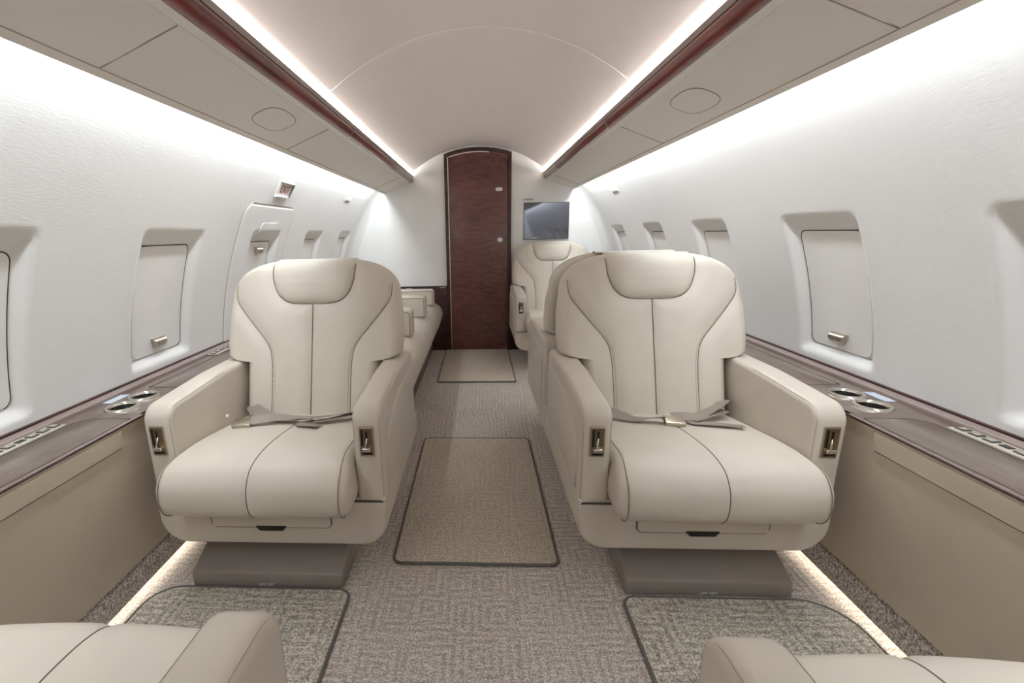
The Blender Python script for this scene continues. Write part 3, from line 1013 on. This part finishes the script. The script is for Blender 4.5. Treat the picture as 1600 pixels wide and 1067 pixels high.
# seat belts of the two chairs in full view (local coordinates)
def sz(x, y):
    """cushion surface height"""
    zz = np.interp(-y, -CU[:30, 0], CU[:30, 1])
    return float(zz + crown(np.array(x), np.array(y)))
def belt(parent, a, b, buckle, tail, flip):
    def lay(P, lift, nm, tilt=0.0, wv=.044):
        C = smooth_curve(P, 7)
        pts = np.array([(x, y, sz(x, y) + lift + l_) for x, y, l_ in C])
        N = len(pts)
        wd = []
        for i in range(N):
            d = pts[min(i + 1, N - 1)] - pts[max(i - 1, 0)]
            side_ = np.cross([0, 0, 1], d); side_ /= np.linalg.norm(side_)
            an = tilt * math.sin(math.pi * i / (N - 1) * 1.5)
            wd.append(side_ * math.cos(an) + np.array([0, 0, 1]) * math.sin(an))
        # keep the lower edge on the leather
        for i in range(N):
            pts[i, 2] += abs(wd[i][2]) * wv / 2
        return ribbon(nm, pts, wv, .0022, 'belt_web', parent, wd)
    s1 = lay(a, .003, 'seat_belt', .5)
    s2 = lay(b, .007, 'seat_belt', .35)
    bx_, by_, rz = buckle
    bz = sz(bx_, by_) + .004
    bo = prism('buckle', rpoly([(-.032, -.024, .004), (.032, -.024, .004), (.032, .024, .004), (-.032, .024, .004)], 3), 'z', 0, .016, 'brushed_nickel', s2, .003, 3)
    bo.location = (bx_, by_, bz); bo.rotation_euler = (.15, 0, rz)
    s3 = lay(tail, .006, 'belt_tail', .2, .036)
belt(chairs[0], [(-.235, .115, .03), (-.20, .05, .02), (-.12, -.01, .004), (-.02, -.035, .004), (.07, -.06, .0)],
     [(.25, .10, .03), (.20, .03, .012), (.08, -.035, .006), (-.05, -.05, .01), (-.15, -.075, .004)],
     (-.175, -.078, .1), [(.23, .04, .02), (.12, -.04, .004), (.03, -.085, .0), (.10, -.11, 0)], 1)
belt(chairs[1], [(-.245, .115, .03), (-.21, .04, .014), (-.12, -.03, .006), (-.03, -.055, .006)],
     [(.245, .115, .045), (.20, .05, .03), (.10, -.02, .012), (.0, -.055, .006)],
     (-.005, -.068, -.12), [(.21, .03, .02), (.10, -.04, .008), (.06, -.07, .002), (.20, -.105, 0)], 1)

# ------------------------------------------------------------------ divan along the left wall
dv = empty('divan', (-.8, 3.1, 0))
tag(dv, 'long cream leather divan against the side wall behind the armchair', 'sofa')
dv.location = (0, 0, 0)
DP = smooth_curve([(-.62, .488), (-.52, .488), (-.44, .478), (-.375, .445), (-.345, .395), (-.345, .345), (-.365, .285), (-.39, .225), (-.425, .185), (-.47, .178)], 5)
DP = np.concatenate([[(-1.02, .488)], DP, [(-1.02, .178)]])
prism('seat_cushion', DP, 'y', 1.96, 4.235, 'cream_leather', dv, .02, 4, 1, 60)
prism('plinth', [(-.452, 0), (-.452, .18), (-1.02, .18), (-1.02, 0)], 'y', 1.97, 4.25, 'plinth_brown', dv, .003)
prism('backrest', rpoly([(-.98, .47, .01), (-.93, .47, .01), (-.94, .57, .02), (-.99, .57, .02)], 3), 'y', 1.99, 4.22, 'cream_leather', dv)
for yy, zt, xi in ((2.72, .648, -.415), (3.38, .640, -.405), (3.96, .620, -.40)):
    P = rpoly([(xi - .5, .478, .01), (xi, .478, .012), (xi, zt, .028), (xi - .5, zt, .028)], 6)
    a = prism('armrest', P, 'y', yy, yy + .13, 'cream_leather', dv, .014, 4, 1, 60)
    Q = offset_poly(P, .012)
    tube('piping', [(x, yy + .0015, z) for x, z in Q], .0024, 'seam_thread', a, closed=True)

# ------------------------------------------------------------------ television
tv = empty('television', (.61, YB, 1.19))
tag(tv, 'flat dark television screen set in the white bulkhead beside the door', 'television')
prism('frame', rpoly([(-.206, -.165, .004), (.206, -.165, .004), (.206, .165, .004), (-.206, .165, .004)], 3), 'y', -.016, .002, 'bulkhead_white', tv, .003, 2)
prism('bezel', rpoly([(-.201, -.160, .003), (.201, -.160, .003), (.201, .160, .003), (-.201, .160, .003)], 3), 'y', -.020, -.012, 'switch_dark', tv, .001, 2)
prism('screen', [(-.196, -.155), (.196, -.155), (.196, .155), (-.196, .155)], 'y', -.0215, -.018, 'tv_screen', tv)
tag(box('wall_placard', .405, .49, YB - .004, YB + .002, 1.372, 1.386, 'placard_blue'), 'small printed placard on the bulkhead above the television', 'placard')

# ------------------------------------------------------------------ exit sign and small lights on the walls
def wall_frame(y, z, side):
    """origin and axes on the wall: along = +Y direction as read, up the wall, inward normal"""
    dz = .01
    a = np.array([side * float(xw(z - dz)), 0, z - dz]); b = np.array([side * float(xw(z + dz)), 0, z + dz])
    up = (b - a) / np.linalg.norm(b - a)
    along = np.array([0, 1.0, 0]) * (1 if side < 0 else -1)
    nrm = np.cross(along, up)
    M = Matrix(((along[0], up[0], nrm[0], side * float(xw(z))), (along[1], up[1], nrm[1], y), (along[2], up[2], nrm[2], z), (0, 0, 0, 1)))
    return M
ex = empty('exit_sign')
ex.matrix_world = wall_frame(2.445, 1.342, -1)
tag(ex, 'small white EXIT sign with red letters above the hatch', 'sign')
prism('frame', rpoly([(-.085, -.046, .008), (.085, -.046, .008), (.085, .042, .008), (-.085, .042, .008)], 4), 'z', -.004, .004, 'wall_white', ex, .002, 2)
prism('face', [(-.072, -.030), (.072, -.030), (.072, .034), (-.072, .034)], 'z', .002, .006, 'sign_white', ex)
prism('hood', [(-.078, .034), (.078, .034), (.078, .041), (-.078, .041)], 'z', .002, .014, 'mat_binding', ex)
prism('side_lip', [(.072, -.032), (.079, -.038), (.079, .041), (.072, .034)], 'z', .002, .014, 'mat_binding', ex)
prism('lower_lip', [(-.082, -.044), (.08, -.044), (.074, -.031), (-.074, -.031)], 'z', .002, .012, 'label_white', ex, .002, 2)
text_mesh('lettering', 'EXIT', .058, 'sign_red', ex, Matrix.Translation((0, .001, .0062)) @ Matrix.Diagonal((.92, 1, 1, 1)))
for y, z, side, lab in ((3.59, 1.368, -1, 'small white slotted vent on the wall past the EXIT sign'), (3.51, 1.376, 1, 'small white slotted vent on the wall near the television')):
    vt = empty('air_vent')
    vt.matrix_world = wall_frame(y, z, side)
    tag(vt, lab, 'vent', 'small wall vents')
    prism('plate', rpoly([(-.07, -.02, .006), (.07, -.02, .006), (.07, .02, .006), (-.07, .02, .006)], 4), 'z', -.003, .003, 'shade_white', vt, .002, 2)
    prism('slot', [(-.058, -.014), (.058, -.014), (.058, -.006), (-.058, -.006)], 'z', .001, .0036, 'mat_binding', vt)

# ------------------------------------------------------------------ mats
def mat_thing(x0, x1, y0, y1, rc, label, m):
    e = empty('carpet_mat', ((x0 + x1) / 2, (y0 + y1) / 2, 0))
    tag(e, label, 'mat', 'carpet mats')
    hx, hy = (x1 - x0) / 2, (y1 - y0) / 2
    P = rpoly([(-hx, -hy, rc[0]), (hx, -hy, rc[1]), (hx, hy, rc[2]), (-hx, hy, rc[3])], 7)
    prism('pile', P, 'z', 0.0005, .009, m, e, .003, 2)
    tube('binding', [(x, y, .006) for x, y in offset_poly(P, .003)], .0052, 'mat_binding', e, 8, True)
mat_thing(-.306, .262, 1.325, 2.302, (.03, .03, .03, .03), 'brown carpet runner mat in the aisle between the two armchairs', 'carpet_mat')
mat_thing(-.322, .272, 3.268, 4.25, (.012, .012, .012, .012), 'carpet mat lying in front of the wooden door', 'carpet_mat')
mat_thing(-1.05, -.411, .52, 1.203, (.04, .04, .04, .09), 'bound foot mat before the armchair on the divan side', 'carpet_foot_mat')
mat_thing(.424, 1.055, .49, 1.200, (.04, .04, .12, .04), 'bound foot mat before the armchair on the television side', 'carpet_foot_mat')
